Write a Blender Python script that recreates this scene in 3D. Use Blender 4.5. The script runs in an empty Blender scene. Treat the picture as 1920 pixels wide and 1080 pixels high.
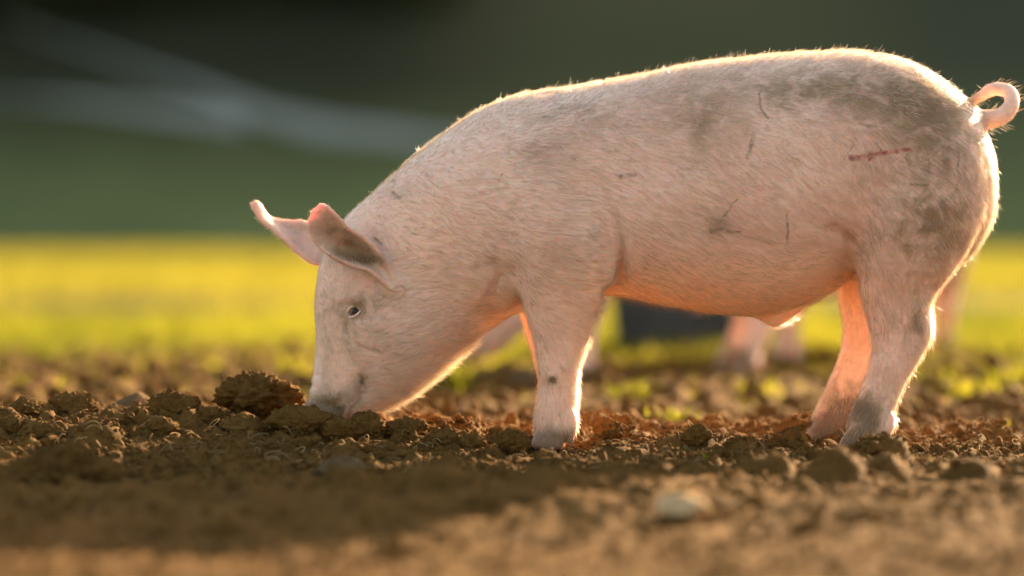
import bpy, bmesh, math
import numpy as np
from mathutils import Vector, Euler, Matrix

R = math.radians
scene = bpy.context.scene
col = scene.collection

# ------------------------------------------------------------------ camera, sky, sun, exposure
CAM_H = 0.34
F_PX = 7200.0            # 135 mm on a 36 mm sensor, measured in photo pixels (1920 wide)
HORIZON = 440.0
PIG_Y = 6.15             # distance of the pig's mid plane
cam_data = bpy.data.cameras.new("camera")
cam = bpy.data.objects.new("camera", cam_data)
col.objects.link(cam)
scene.camera = cam
cam_data.lens = 135.0
cam_data.sensor_width = 36.0
cam_data.clip_start = 0.05
cam_data.clip_end = 2000.0
cam.location = (0, 0, CAM_H)
cam.rotation_euler = (R(90) - math.atan((540 - HORIZON) / F_PX), 0, 0)
cam_data.dof.use_dof = True
cam_data.dof.focus_distance = 6.03
cam_data.dof.aperture_fstop = 1.7

SUN_EL = R(17.0)
SUN_AZ = R(31.0)         # to the right of straight ahead (+Y towards +X)
sun_dir = Vector((math.sin(SUN_AZ) * math.cos(SUN_EL), math.cos(SUN_AZ) * math.cos(SUN_EL), math.sin(SUN_EL)))
world = bpy.data.worlds.new("World")
scene.world = world
world.use_nodes = True
wn = world.node_tree
for n in list(wn.nodes):
    wn.nodes.remove(n)
sky = wn.nodes.new("ShaderNodeTexSky")
sky.sky_type = 'NISHITA'
sky.sun_disc = False
sky.sun_elevation = SUN_EL
sky.sun_rotation = SUN_AZ
sky.dust_density = 2.0
sky.ozone_density = 0.6
bg = wn.nodes.new("ShaderNodeBackground")
bg.inputs['Strength'].default_value = 0.058
wo = wn.nodes.new("ShaderNodeOutputWorld")
tint = wn.nodes.new("ShaderNodeMix"); tint.data_type = 'RGBA'; tint.blend_type = 'MULTIPLY'; tint.inputs[0].default_value = 1.0
tint.inputs[7].default_value = (1.08, 1.0, 0.84, 1)      # the camera's warm white balance
wn.links.new(sky.outputs[0], tint.inputs[6])
wn.links.new(tint.outputs[2], bg.inputs[0])
wn.links.new(bg.outputs[0], wo.inputs[0])

sun_data = bpy.data.lights.new("sun", 'SUN')
sun_data.energy = 5.0
sun_data.angle = R(0.5)
sun_data.color = (1.0, 0.79, 0.52)
sun = bpy.data.objects.new("sun", sun_data)
col.objects.link(sun)
sun.rotation_euler = sun_dir.to_track_quat('Z', 'Y').to_euler()
sun.location = (20, 40, 30)

scene.view_settings.view_transform = 'Standard'
scene.view_settings.look = 'None'
scene.view_settings.gamma = 1.0
scene.view_settings.use_curve_mapping = False
scene.view_settings.exposure = 3.35
try:
    scene.cycles.use_denoising = True
    scene.cycles.max_bounces = 8
    scene.cycles.transparent_max_bounces = 8
except Exception:
    pass

rng = np.random.default_rng(7)

# ------------------------------------------------------------------ helpers
def P(u, v, y=0.0):
    """photo pixel at a lateral offset y (m) from the pig's mid plane -> world point"""
    d = PIG_Y + y
    return np.array([(u - 960.0) * d / F_PX, d, CAM_H - (v - HORIZON) * d / F_PX])

def ground_at(u, v, z=0.0):
    """pixel on ground of height z -> world x, y"""
    d = F_PX * (CAM_H - z) / (v - HORIZON)
    return (u - 960.0) * d / F_PX, d

def tag(o, label=None, cat=None, group=None, kind=None):
    if label: o['label'] = label
    if cat: o['category'] = cat
    if group: o['group'] = group
    if kind: o['kind'] = kind
    return o

def mesh_np(name, verts, faces, smooth=True):
    """verts (n,3), faces (m,k) arrays of one size, or list of such arrays"""
    me = bpy.data.meshes.new(name)
    if not isinstance(faces, list):
        faces = [faces]
    faces = [np.asarray(f, dtype=np.int32) for f in faces if len(f)]
    nl = sum(f.size for f in faces); nf = sum(len(f) for f in faces)
    me.vertices.add(len(verts)); me.loops.add(nl); me.polygons.add(nf)
    me.vertices.foreach_set('co', np.asarray(verts, dtype=np.float32).ravel())
    me.loops.foreach_set('vertex_index', np.concatenate([f.ravel() for f in faces]))
    sizes = np.concatenate([np.full(len(f), f.shape[1], dtype=np.int32) for f in faces])
    starts = np.concatenate([[0], np.cumsum(sizes)[:-1]]).astype(np.int32)
    me.polygons.foreach_set('loop_start', starts)
    me.update(calc_edges=True)
    me.validate()
    if smooth:
        me.polygons.foreach_set('use_smooth', np.ones(len(me.polygons), dtype=bool))
    return me

def link(name, me, mat=None, parent=None, loc=None):
    o = bpy.data.objects.new(name, me)
    col.objects.link(o)
    if mat is not None and me is not None and not me.materials:
        me.materials.append(mat)
    if parent is not None:
        o.parent = parent
    if loc is not None:
        o.location = loc
    return o

def hash3(ix, iy, iz, seed=0):
    h = (ix.astype(np.int64) * 374761393 + iy.astype(np.int64) * 668265263 + iz.astype(np.int64) * 2147483647 + seed * 1274126177) & 0xffffffff
    h = ((h ^ (h >> 13)) * 1274126177) & 0xffffffff
    h = ((h ^ (h >> 16)) * 2246822519) & 0xffffffff
    return ((h ^ (h >> 15)) & 0xffffff) / float(0xffffff)

def vnoise(p, seed=0):
    """value noise in [-1,1] for p (n,3)"""
    i = np.floor(p).astype(np.int64); f = p - i
    f = f * f * f * (f * (f * 6 - 15) + 10)
    out = 0
    for dx in (0, 1):
        wx = f[:, 0] if dx else 1 - f[:, 0]
        for dy in (0, 1):
            wy = f[:, 1] if dy else 1 - f[:, 1]
            for dz in (0, 1):
                wz = f[:, 2] if dz else 1 - f[:, 2]
                out = out + wx * wy * wz * hash3(i[:, 0] + dx, i[:, 1] + dy, i[:, 2] + dz, seed)
    return out * 2 - 1

def fbm(p, octaves=4, seed=0, gain=0.5, lac=2.03):
    a, s, out = 1.0, 1.0, 0
    for k in range(octaves):
        out = out + a * vnoise(p * s, seed + k * 17)
        a *= gain; s *= lac
    return out

def spline(t, pts):
    """Catmull-Rom through pts (n,k) at parameters t in 0..n-1"""
    pts = np.asarray(pts, dtype=float)
    n = len(pts)
    i = np.clip(np.floor(t).astype(int), 0, n - 2); f = (t - i)[:, None]
    ext = np.vstack([2 * pts[0] - pts[1], pts, 2 * pts[-1] - pts[-2]])
    p0, p1, p2, p3 = ext[i], ext[i + 1], ext[i + 2], ext[i + 3]
    return 0.5 * ((2 * p1) + (-p0 + p2) * f + (2 * p0 - 5 * p1 + 4 * p2 - p3) * f ** 2 + (-p0 + 3 * p1 - 3 * p2 + p3) * f ** 3)

def ring_loft(C, A, B, n=48, ex=2.0, egg=None):
    """rings with centre C, half axes A and B (m,3); closed with cap fans -> verts, quads, tris"""
    m = len(C)
    th = np.linspace(0, 2 * np.pi, n, endpoint=False)
    c, s = np.cos(th), np.sin(th)
    exv = np.full(m, ex) if np.isscalar(ex) else np.asarray(ex)
    V = []
    for k in range(m):
        q = 2.0 / exv[k]
        a = np.sign(s) * np.abs(s) ** q
        b = np.sign(c) * np.abs(c) ** q
        if egg is not None:
            b = b * (1 - egg[k] * a)
        V.append(C[k] + a[:, None] * A[k] + b[:, None] * B[k])
    V = np.vstack(V + [C[:1], C[-1:]])
    idx = np.arange(m * n).reshape(m, n)
    nxt = np.roll(idx, -1, axis=1)
    Q = np.stack([idx[:-1], nxt[:-1], nxt[1:], idx[1:]], axis=-1).reshape(-1, 4)
    e0, e1 = m * n, m * n + 1
    T = np.vstack([np.stack([np.full(n, e0), nxt[0], idx[0]], -1), np.stack([np.full(n, e1), idx[-1], nxt[-1]], -1)])
    return V, Q, T

def tube(path, rad, n=10, flat=None):
    """round tube along path (m,3) with radii (m,)"""
    path = np.asarray(path, float); m = len(path)
    tan = np.gradient(path, axis=0); tan /= np.linalg.norm(tan, axis=1)[:, None] + 1e-12
    up = np.array([0.0, 1.0, 0.0]) if abs(tan[0][1]) < 0.9 else np.array([1.0, 0, 0])
    A = np.zeros_like(path); B = np.zeros_like(path)
    a = up - tan[0] * np.dot(up, tan[0])
    for k in range(m):
        a = a - tan[k] * np.dot(a, tan[k]); a /= np.linalg.norm(a)
        A[k] = a * rad[k]; B[k] = np.cross(tan[k], a) * rad[k]
    return ring_loft(path, A, B, n)

class Soup:
    def __init__(self): self.V = []; self.Q = []; self.T = []; self.n = 0
    def add(self, V, Q=None, T=None):
        self.V.append(V)
        if Q is not None and len(Q): self.Q.append(np.asarray(Q) + self.n)
        if T is not None and len(T): self.T.append(np.asarray(T) + self.n)
        self.n += len(V)
    def mesh(self, name, smooth=True):
        f = []
        if self.Q: f.append(np.vstack(self.Q))
        if self.T: f.append(np.vstack(self.T))
        return mesh_np(name, np.vstack(self.V), f, smooth)

# ------------------------------------------------------------------ material helpers
def new_mat(name):
    m = bpy.data.materials.new(name); m.use_nodes = True
    nt = m.node_tree
    for n in list(nt.nodes): nt.nodes.remove(n)
    out = nt.nodes.new("ShaderNodeOutputMaterial")
    return m, nt, out
class NT:
    def __init__(self, nt): self.nt = nt
    def node(self, t, **kw):
        n = self.nt.nodes.new(t)
        for k, v in kw.items():
            if k.startswith('i_'):
                key = k[2:]
                n.inputs[int(key) if key.isdigit() else key].default_value = v
            else: setattr(n, k, v)
        return n
    def l(self, a, b): self.nt.links.new(a, b)
    def noise(self, vec, scale, detail=4, rough=0.55, dist=0.0):
        n = self.node("ShaderNodeTexNoise"); n.inputs['Scale'].default_value = scale
        n.inputs['Detail'].default_value = detail; n.inputs['Roughness'].default_value = rough
        n.inputs['Distortion'].default_value = dist
        if vec is not None: self.l(vec, n.inputs['Vector'])
        return n.outputs['Fac']
    def ramp(self, fac, stops):
        n = self.node("ShaderNodeValToRGB"); cr = n.color_ramp
        while len(cr.elements) < len(stops): cr.elements.new(0.5)
        for e, (p, c) in zip(cr.elements, stops):
            e.position = p; e.color = (*c, 1) if len(c) == 3 else c
        self.l(fac, n.inputs[0]); return n.outputs[0]
    def mix(self, fac, a, b, mode='MIX'):
        n = self.node("ShaderNodeMix", data_type='RGBA', blend_type=mode)
        for s, v in ((n.inputs[0], fac), (n.inputs[6], a), (n.inputs[7], b)):
            if hasattr(v, 'is_output'): self.l(v, s)
            elif isinstance(v, (int, float)): s.default_value = v
            else: s.default_value = (*v, 1)
        return n.outputs[2]
    def math(self, op, a, b=0.0, clamp=False):
        n = self.node("ShaderNodeMath", operation=op, use_clamp=clamp)
        for s, v in ((n.inputs[0], a), (n.inputs[1], b)):
            if hasattr(v, 'is_output'): self.l(v, s)
            else: s.default_value = v
        return n.outputs[0]
    def mapr(self, v, a, b, c=0.0, d=1.0):
        n = self.node("ShaderNodeMapRange"); n.interpolation_type = 'SMOOTHSTEP'
        self.l(v, n.inputs[0])
        for i, x in zip((1, 2, 3, 4), (a, b, c, d)): n.inputs[i].default_value = x
        return n.outputs[0]
    def bump(self, h, strength, dist):
        n = self.node("ShaderNodeBump"); n.inputs['Strength'].default_value = strength
        n.inputs['Distance'].default_value = dist; self.l(h, n.inputs['Height'])
        return n.outputs[0]
# ------------------------------------------------------------------ ground: one sheet of broken soil, then field, then hill
def axis_steps(segs):
    out = [segs[0][0]]
    for a, b, st in segs:
        n = max(1, int(round((b - a) / st)))
        out += list(a + (b - a) * np.arange(1, n + 1) / n)
    return np.array(out)
gy = np.concatenate([[-60, -20, -6, -1, .8, 1.5], axis_steps([(2.0, 4.6, .018), (4.6, 7.6, .009), (7.6, 12.0, .026)]), np.geomspace(12.1, 420, 70)])
gx_mid = axis_steps([(-1.4, 1.4, .0092)])
gx_out = 1.4 + np.geomspace(.02, 400, 26)
gx = np.concatenate([-gx_out[::-1], gx_mid, gx_out])
GX, GY = np.meshgrid(gx, gy)
def sstep(x): x = np.clip(x, 0, 1); return x * x * (3 - 2 * x)
def base_height(x, y):
    ridge = .056 * sstep((.02 - x) / .5) * np.exp(-((y - 6.25) / .45) ** 2)
    ridge = ridge + .022 * np.exp(-((y - 6.45) / .16) ** 2 - ((x - .45) / .35) ** 2)
    near = sstep((y - 1.0) / 2.0) * sstep((60 - y) / 40)
    p = np.stack([x.ravel(), y.ravel(), np.zeros(x.size)], -1)
    n = fbm(p * 1.6, 3, 3).reshape(x.shape) * .016 * near
    return ridge + n - .006
GH = base_height(GX, GY)
in_soil = (GY < 14)
lump_rng = np.random.default_rng(21)
def splat(n, ylo, yhi, rlo, rhi, k=.75):
    for _ in range(n):
        y = lump_rng.uniform(ylo, yhi); x = lump_rng.uniform(-1.38, 1.38)
        r = rlo * (rhi / rlo) ** lump_rng.random() ** 1.6
        i0, i1 = np.searchsorted(gy, (y - r, y + r)); j0, j1 = np.searchsorted(gx, (x - r, x + r))
        if i1 - i0 < 2 or j1 - j0 < 2: continue
        ex = lump_rng.uniform(.7, 1.0)
        d2 = ((GX[i0:i1, j0:j1] - x) / ex) ** 2 + (GY[i0:i1, j0:j1] - y) ** 2
        prof = np.sqrt(np.maximum(1 - d2 / r ** 2, 0)) * r * k
        c = GH[(i0 + i1) // 2, (j0 + j1) // 2]
        w = GH[i0:i1, j0:j1]
        np.maximum(w, np.where(d2 < r * r, min(c, base_c(x, y) + .02) - r * .28 + prof, -9), out=w)
GB = GH.copy()
def base_c(x, y):
    return GB[min(np.searchsorted(gy, y), len(gy) - 1), min(np.searchsorted(gx, x), len(gx) - 1)]
splat(120, 2.4, 4.9, .02, .06, .4)
splat(420, 4.9, 7.6, .02, .06)
splat(2200, 4.9, 7.4, .010, .026, .8)
splat(300, 7.4, 12, .03, .07)
soil_amp = sstep((16 - GY) / 6) * (GY > 1.8) * (np.abs(GX) < 1.6)
pp = np.stack([GX.ravel(), GY.ravel(), GH.ravel()], -1)
GH += (fbm(pp * 34, 3, 41).reshape(GX.shape) * .0060 + fbm(pp * 95, 2, 57).reshape(GX.shape) * .0030) * soil_amp
# hooves have pressed the soil down a little
for (fx, fy, zz) in ((P(1035, 840, -.101)[0], 6.05, -.006), (P(1612, 840, -.102)[0], 6.05, -.008), (P(1552, 820, .102)[0], 6.25, .020), (P(1035, 830, .101)[0], 6.25, .010)):
    g = np.exp(-(((GX - fx) / .075) ** 2 + ((GY - fy + .06) / .11) ** 2) ** 2)
    GH = GH * (1 - g) + np.minimum(GH, zz) * g
def height(x, y):
    x = np.atleast_1d(x); y = np.atleast_1d(y)
    i = np.clip(np.searchsorted(gy, y) - 1, 0, len(gy) - 2); j = np.clip(np.searchsorted(gx, x) - 1, 0, len(gx) - 2)
    fy = np.clip((y - gy[i]) / (gy[i + 1] - gy[i]), 0, 1); fx = np.clip((x - gx[j]) / (gx[j + 1] - gx[j]), 0, 1)
    return (GH[i, j] * (1 - fx) + GH[i, j + 1] * fx) * (1 - fy) + (GH[i + 1, j] * (1 - fx) + GH[i + 1, j + 1] * fx) * fy
nr, nc = GX.shape
gi = np.arange(nr * nc).reshape(nr, nc)
gq = np.stack([gi[:-1, :-1], gi[:-1, 1:], gi[1:, 1:], gi[1:, :-1]], -1).reshape(-1, 4)
ground_me = mesh_np("ground", np.stack([GX.ravel(), GY.ravel(), GH.ravel()], -1), gq)

def soil_material(name, tint=1.0, field=False):
    m, nt, out = new_mat(name); N = NT(nt)
    tc = N.node("ShaderNodeTexCoord"); geo = N.node("ShaderNodeNewGeometry"); vec = geo.outputs['Position']
    n1 = N.noise(vec, 9.0, 6, .65); n2 = N.noise(vec, 90.0, 5, .7)
    c = N.ramp(n1, [(.28, tuple(tint * x for x in (.046, .0220, .0062))), (.5, tuple(tint * x for x in (.084, .0405, .0112))), (.74, tuple(tint * x for x in (.128, .063, .0175)))])
    c = N.mix(N.mapr(n2, .35, .68, 0, .55), c, tuple(tint * x for x in (.160, .080, .0235)))
    c = N.mix(N.mapr(N.noise(vec, 260.0, 3, .6), .62, .72, 0, .6), c, (.19, .102, .034))
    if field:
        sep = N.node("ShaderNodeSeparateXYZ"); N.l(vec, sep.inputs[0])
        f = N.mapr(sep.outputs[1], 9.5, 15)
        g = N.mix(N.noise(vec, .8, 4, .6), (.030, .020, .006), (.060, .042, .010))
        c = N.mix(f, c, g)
    bs = N.node("ShaderNodeBsdfDiffuse"); N.l(c, bs.inputs['Color']); bs.inputs['Roughness'].default_value = .6
    gl = N.node("ShaderNodeBsdfPrincipled"); N.l(c, gl.inputs['Base Color']); gl.inputs['Roughness'].default_value = .88
    gl.inputs['Specular IOR Level'].default_value = .03
    b1 = N.bump(N.noise(vec, 160.0, 6, .75), .9, .006)
    b2 = N.node("ShaderNodeBump"); b2.inputs['Strength'].default_value = .8; b2.inputs['Distance'].default_value = .0018
    N.l(N.noise(vec, 650.0, 4, .7), b2.inputs['Height']); N.l(b1, b2.inputs['Normal'])
    N.l(b2.outputs[0], bs.inputs['Normal']); N.l(b2.outputs[0], gl.inputs['Normal'])
    ms = N.node("ShaderNodeMixShader"); ms.inputs[0].default_value = .5
    N.l(bs.outputs[0], ms.inputs[1]); N.l(gl.outputs[0], ms.inputs[2]); N.l(ms.outputs[0], out.inputs[0]); return m
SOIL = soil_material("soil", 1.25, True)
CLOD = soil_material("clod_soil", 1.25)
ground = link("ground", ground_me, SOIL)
tag(ground, kind="structure")

# ---- the hill that closes the view: in its own shade, it faces away from the sun
HILL_Y, HILL_S = 73.0, math.tan(R(27))
def hill_z(x, y):
    t = np.maximum(y - HILL_Y, -3)
    z = np.where(t < 15, t * HILL_S, 15 * HILL_S + (t - 15) * .02)
    p = np.stack([np.ravel(x), np.ravel(y), np.zeros(np.size(x))], -1)
    return z + fbm(p * .22, 3, 77).reshape(np.shape(x)) * .08 - .1
hx = np.concatenate([-np.geomspace(400, 45, 12), np.linspace(-42, 42, 90), np.geomspace(45, 400, 12)])
hy = np.concatenate([np.linspace(70, 105, 74), np.geomspace(108, 430, 12)])
HX, HY = np.meshgrid(hx, hy)
hi = np.arange(HX.size).reshape(HX.shape)
hq = np.stack([hi[:-1, :-1], hi[:-1, 1:], hi[1:, 1:], hi[1:, :-1]], -1).reshape(-1, 4)
hill_me = mesh_np("hill", np.stack([HX.ravel(), HY.ravel(), hill_z(HX, HY).ravel()], -1), hq)
def hill_material():
    m, nt, out = new_mat("hill_grass"); N = NT(nt)
    geo = N.node("ShaderNodeNewGeometry"); vec = geo.outputs['Position']
    c = N.ramp(N.noise(vec, .25, 5, .6), [(.3, (.080, .088, .028)), (.55, (.106, .114, .038)), (.75, (.126, .132, .046))])
    c = N.mix(N.mapr(N.noise(vec, 4.0, 4, .6), .4, .7, 0, .5), c, (.050, .060, .022))
    # bracken and heather on the upper slope
    sep = N.node("ShaderNodeSeparateXYZ"); N.l(vec, sep.inputs[0])
    hz = N.math('ADD', sep.outputs[2], N.math('MULTIPLY', N.noise(vec, .12, 3, .6), 2.2))
    up = N.mix(N.mapr(sep.outputs[0], -4.0, 2.0), (.018, .017, .007), (.045, .042, .016))
    up = N.mix(N.mapr(sep.outputs[0], 5.5, 10.0), up, (.028, .030, .014))
    c = N.mix(N.mapr(hz, 1.0, 5.4), c, up)
    bs = N.node("ShaderNodeBsdfPrincipled"); N.l(c, bs.inputs['Base Color']); bs.inputs['Roughness'].default_value = .95
    bs.inputs['Specular IOR Level'].default_value = .1
    N.l(bs.outputs[0], out.inputs[0]); return m
hill = link("hill", hill_me, hill_material()); tag(hill, kind="structure")
def gravel_material():
    m, nt, out = new_mat("pale_gravel"); N = NT(nt)
    geo = N.node("ShaderNodeNewGeometry"); vec = geo.outputs['Position']
    c = N.ramp(N.noise(vec, 3.0, 6, .7), [(.3, (.125, .120, .100)), (.7, (.185, .180, .155))])
    bs = N.node("ShaderNodeBsdfPrincipled"); N.l(c, bs.inputs['Base Color']); bs.inputs['Roughness'].default_value = .95
    N.l(bs.outputs[0], out.inputs[0]); return m
GRAVEL = gravel_material()
def hill_point(u, v):
    e = (HORIZON - v) / F_PX
    y = (HILL_Y * HILL_S + .1 + CAM_H) / (HILL_S - e)
    return (u - 960) / F_PX * y, y
def track(pts, w):
    q = np.array([hill_point(*p) for p in pts]); q = spline(np.linspace(0, len(q) - 1, 90), q)
    ww = np.interp(np.linspace(0, 1, 90), np.linspace(0, 1, len(w)), w)
    cols = np.linspace(-1, 1, 5)
    V = []
    for c in cols:
        x = q[:, 0]; y = q[:, 1] + c * ww / 2
        V.append(np.stack([x, y, hill_z(x, y) + .06 - .03 * abs(c)], -1))
    V = np.vstack(V); idx = np.arange(5 * 90).reshape(5, 90)
    f = np.stack([idx[:-1, :-1], idx[:-1, 1:], idx[1:, 1:], idx[1:, :-1]], -1).reshape(-1, 4)
    o = link("farm_track", mesh_np("farm_track", V, f), GRAVEL); tag(o, kind="structure"); return o
track([(-120, -5), (60, 62), (200, 112), (340, 160), (470, 205), (600, 236), (720, 250), (840, 262), (980, 275)], [.05, .10, .18, .30, .65, .85, .7, .5, .3])
track([(-150, 182), (40, 192), (200, 206), (330, 216), (460, 226)], [.08, .15, .45, .6, .7])

# ---- dark wood on the upper slope
def leaf_mass(centres, radii, n_each, size, r):
    V = []; T = []
    k = 0
    for c, rad, n in zip(centres, radii, n_each):
        d = r.normal(size=(n, 3)); d /= np.linalg.norm(d, axis=1)[:, None]
        p = c + d * rad * (r.random((n, 1)) ** .4)
        a = r.normal(size=(n, 3)); a /= np.linalg.norm(a, axis=1)[:, None]
        b = np.cross(a, r.normal(size=(n, 3))); b /= np.linalg.norm(b, axis=1)[:, None]
        s = size * r.uniform(.6, 1.4, (n, 1))
        V.append(np.stack([p - a * s, p + b * s * .6, p + a * s, p - b * s * .6], 1).reshape(-1, 3))
        T.append(np.arange(n * 4).reshape(n, 4) + k); k += n * 4
    return np.vstack(V), np.vstack(T)
wr_ = np.random.default_rng(5)
cs, rs, ns = [], [], []
for _ in range(150):
    u = wr_.uniform(-250, 2170); vtop = 120 - 40 * math.sin(u / 420.0) + (30 if u > 900 else -20) + (200 if u > 1500 else 0)
    v = vtop - abs(wr_.normal()) * 120
    x, y = hill_point(u, v)
    rad = wr_.uniform(.7, 1.5)
    if u > 780: continue
    cs.append(np.array([x, y + 1.2, float(hill_z(np.array([x]), np.array([y + 1.2]))[0]) + rad * .6])); rs.append(np.array([rad, rad * .8, rad * 1.1])); ns.append(220)
lv, lq = leaf_mass(cs, rs, ns, .22, wr_)
def leaf_material(name, c0, c1, trans):
    m, nt, out = new_mat(name); N = NT(nt)
    geo = N.node("ShaderNodeNewGeometry")
    c = N.mix(geo.outputs['Random Per Island'], c0, c1)
    d = N.node("ShaderNodeBsdfPrincipled"); N.l(c, d.inputs['Base Color']); d.inputs['Roughness'].default_value = .9; d.inputs['Specular IOR Level'].default_value = .05
    t = N.node("ShaderNodeBsdfTranslucent"); N.l(c, t.inputs['Color'])
    mx = N.node("ShaderNodeMixShader"); mx.inputs[0].default_value = trans
    N.l(d.outputs[0], mx.inputs[1]); N.l(t.outputs[0], mx.inputs[2]); N.l(mx.outputs[0], out.inputs[0]); return m
wood = link("hillside_wood", mesh_np("hillside_wood", lv, lq, False), leaf_material("dark_leaves", (.018, .021, .008), (.042, .045, .018), .05))
tag(wood, "dark scrub and trees covering the upper hillside", "wood", kind="stuff")
# ------------------------------------------------------------------ the pig: one continuous body
ROOT = np.array([0.30, PIG_Y, 0.0])

def bend_head(V):
    """turn the head a little towards the viewer about a vertical axis in the neck"""
    V = V.copy()
    px = 960 + V[:, 0] * F_PX / PIG_Y
    piv = P(860, 400)
    w = np.clip((900 - px) / 220.0, 0, 1); w = w * w * (3 - 2 * w)
    a = R(7.0) * w
    dx = V[:, 0] - piv[0]; dy = V[:, 1] - PIG_Y
    V[:, 0] = piv[0] + dx * np.cos(a) - dy * np.sin(a)
    V[:, 1] = PIG_Y + dx * np.sin(a) + dy * np.cos(a)
    return V

# trunk, neck, head: (top px, bottom px, half width, section exponent, egg)
TRUNK = [
    ((1862, 318), (1862, 372), .030, 2.0, 0), ((1857, 285), (1860, 400), .066, 2.0, 0), ((1846, 252), (1851, 432), .098, 2.0, 0),
    ((1826, 208), (1828, 468), .128, 2.1, 0), ((1790, 172), (1790, 500), .152, 2.2, 0),
    ((1740, 137), (1738, 520), .170, 2.25, 0), ((1680, 110), (1675, 520), .180, 2.25, 0), ((1600, 97), (1600, 522), .184, 2.2, .02),
    ((1540, 98), (1545, 552), .186, 2.2, .03), ((1480, 102), (1485, 578), .188, 2.2, .03), ((1400, 109), (1400, 590), .190, 2.2, .04),
    ((1300, 121), (1300, 579), .188, 2.2, .04), ((1200, 141), (1200, 560), .180, 2.2, .03), ((1130, 154), (1130, 551), .172, 2.2, 0),
    ((1060, 166), (1060, 560), .166, 2.2, 0), ((1000, 174), (990, 577), .162, 2.2, 0), ((945, 188), (957, 590), .156, 2.2, 0),
    ((890, 213), (935, 604), .150, 2.15, 0), ((835, 250), (912, 618), .143, 2.1, 0), ((765, 303), (890, 636), .135, 2.1, 0),
    ((700, 359), (870, 652), .128, 2.1, .03), ((648, 407), (853, 667), .123, 2.1, .05), ((610, 455), (833, 686), .117, 2.15, .08),
    ((595, 510), (808, 707), .109, 2.2, .10), ((591, 560), (783, 727), .098, 2.2, .12), ((592, 610), (757, 745), .085, 2.2, .12),
    ((592, 655), (729, 761), .071, 2.2, .08), ((587, 700), (702, 773), .059, 2.2, .03), ((578, 738), (676, 781), .051, 2.2, 0),
    ((569, 764), (655, 790), .047, 2.3, 0), ((565, 780), (640, 798), .044, 2.3, 0), ((568, 790), (630, 803), .034, 2.2, 0),
]
def trunk_loft():
    T = np.array([[*P(*a)[[0, 2]], *P(*b)[[0, 2]], h, e, g] for a, b, h, e, g in TRUNK])
    t = np.linspace(0, len(T) - 1, 190)
    S = spline(t, T)
    C = np.stack([(S[:, 0] + S[:, 2]) / 2, np.full(len(S), PIG_Y), (S[:, 1] + S[:, 3]) / 2], -1)
    A = np.stack([(S[:, 0] - S[:, 2]) / 2, np.zeros(len(S)), (S[:, 1] - S[:, 3]) / 2], -1)
    B = np.stack([np.zeros(len(S)), np.maximum(S[:, 4], .004), np.zeros(len(S))], -1)
    return ring_loft(C, A, B, 72, S[:, 5], S[:, 6])

def limb(st, n=32, steps=60, ex=2.1):
    """st: (front px, rear px, half width b, lateral centre y)"""
    T = np.array([[*P(*a, y), *P(*b, y), h] for a, b, h, y in st])
    S = spline(np.linspace(0, len(T) - 1, steps), T)
    C = (S[:, 0:3] + S[:, 3:6]) / 2; A = (S[:, 0:3] - S[:, 3:6]) / 2
    B = np.zeros_like(C); B[:, 1] = S[:, 6]
    return ring_loft(C, A, B, n, ex)

def mir(st, s=1, du=lambda v: 0, dv=0):
    return [((a[0] + du(a[1]), a[1] + dv), (b[0] + du(b[1]), b[1] + dv), h, -y) for a, b, h, y in st]

FORE = [((945, 250), (1060, 245), .040, -.100), ((932, 310), (1096, 300), .060, -.108), ((932, 380), (1133, 372), .068, -.113), ((945, 450), (1157, 440), .068, -.116),
        ((962, 510), (1156, 500), .060, -.116), ((978, 562), (1134, 555), .050, -.113), ((992, 607), (1116, 605), .042, -.108),
        ((1003, 648), (1101, 650), .037, -.104), ((1010, 688), (1087, 690), .033, -.102), ((1012, 718), (1085, 716), .032, -.101),
        ((1009, 742), (1085, 742), .031, -.101), ((1004, 770), (1081, 770), .033, -.101), ((1001, 792), (1076, 795), .034, -.101), ((1006, 812), (1066, 812), .028, -.101)]
HIND = [((1600, 215), (1800, 220), .050, -.105), ((1572, 300), (1842, 300), .072, -.110), ((1575, 380), (1849, 388), .078, -.112), ((1588, 445), (1826, 450), .074, -.112),
        ((1601, 500), (1793, 503), .064, -.110), ((1613, 545), (1760, 545), .052, -.106), ((1623, 585), (1744, 578), .043, -.104),
        ((1631, 622), (1749, 612), .038, -.102), ((1633, 655), (1741, 648), .034, -.102), ((1628, 690), (1719, 688), .031, -.102),
        ((1617, 725), (1698, 722), .029, -.102), ((1602, 760), (1684, 755), .030, -.102), ((1589, 793), (1674, 785), .034, -.102), ((1590, 815), (1664, 808), .028, -.102)]
FARHIND = [((1585, 380), (1800, 385), .070, .110), ((1575, 470), (1760, 470), .064, .108), ((1573, 540), (1700, 545), .050, .106), ((1578, 585), (1684, 582), .042, .104),
           ((1581, 618), (1684, 612), .037, .102), ((1578, 645), (1672, 645), .034, .102), ((1568, 682), (1652, 684), .031, .102),
           ((1554, 716), (1636, 720), .030, .102), ((1539, 750), (1622, 754), .030, .102), ((1524, 782), (1611, 786), .034, .102), ((1524, 800), (1600, 804), .028, .102)]
FARFORE = mir(FORE, du=lambda v: -14 if v < 660 else -14 + min(14, (v - 660) * .2), dv=-6)

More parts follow.
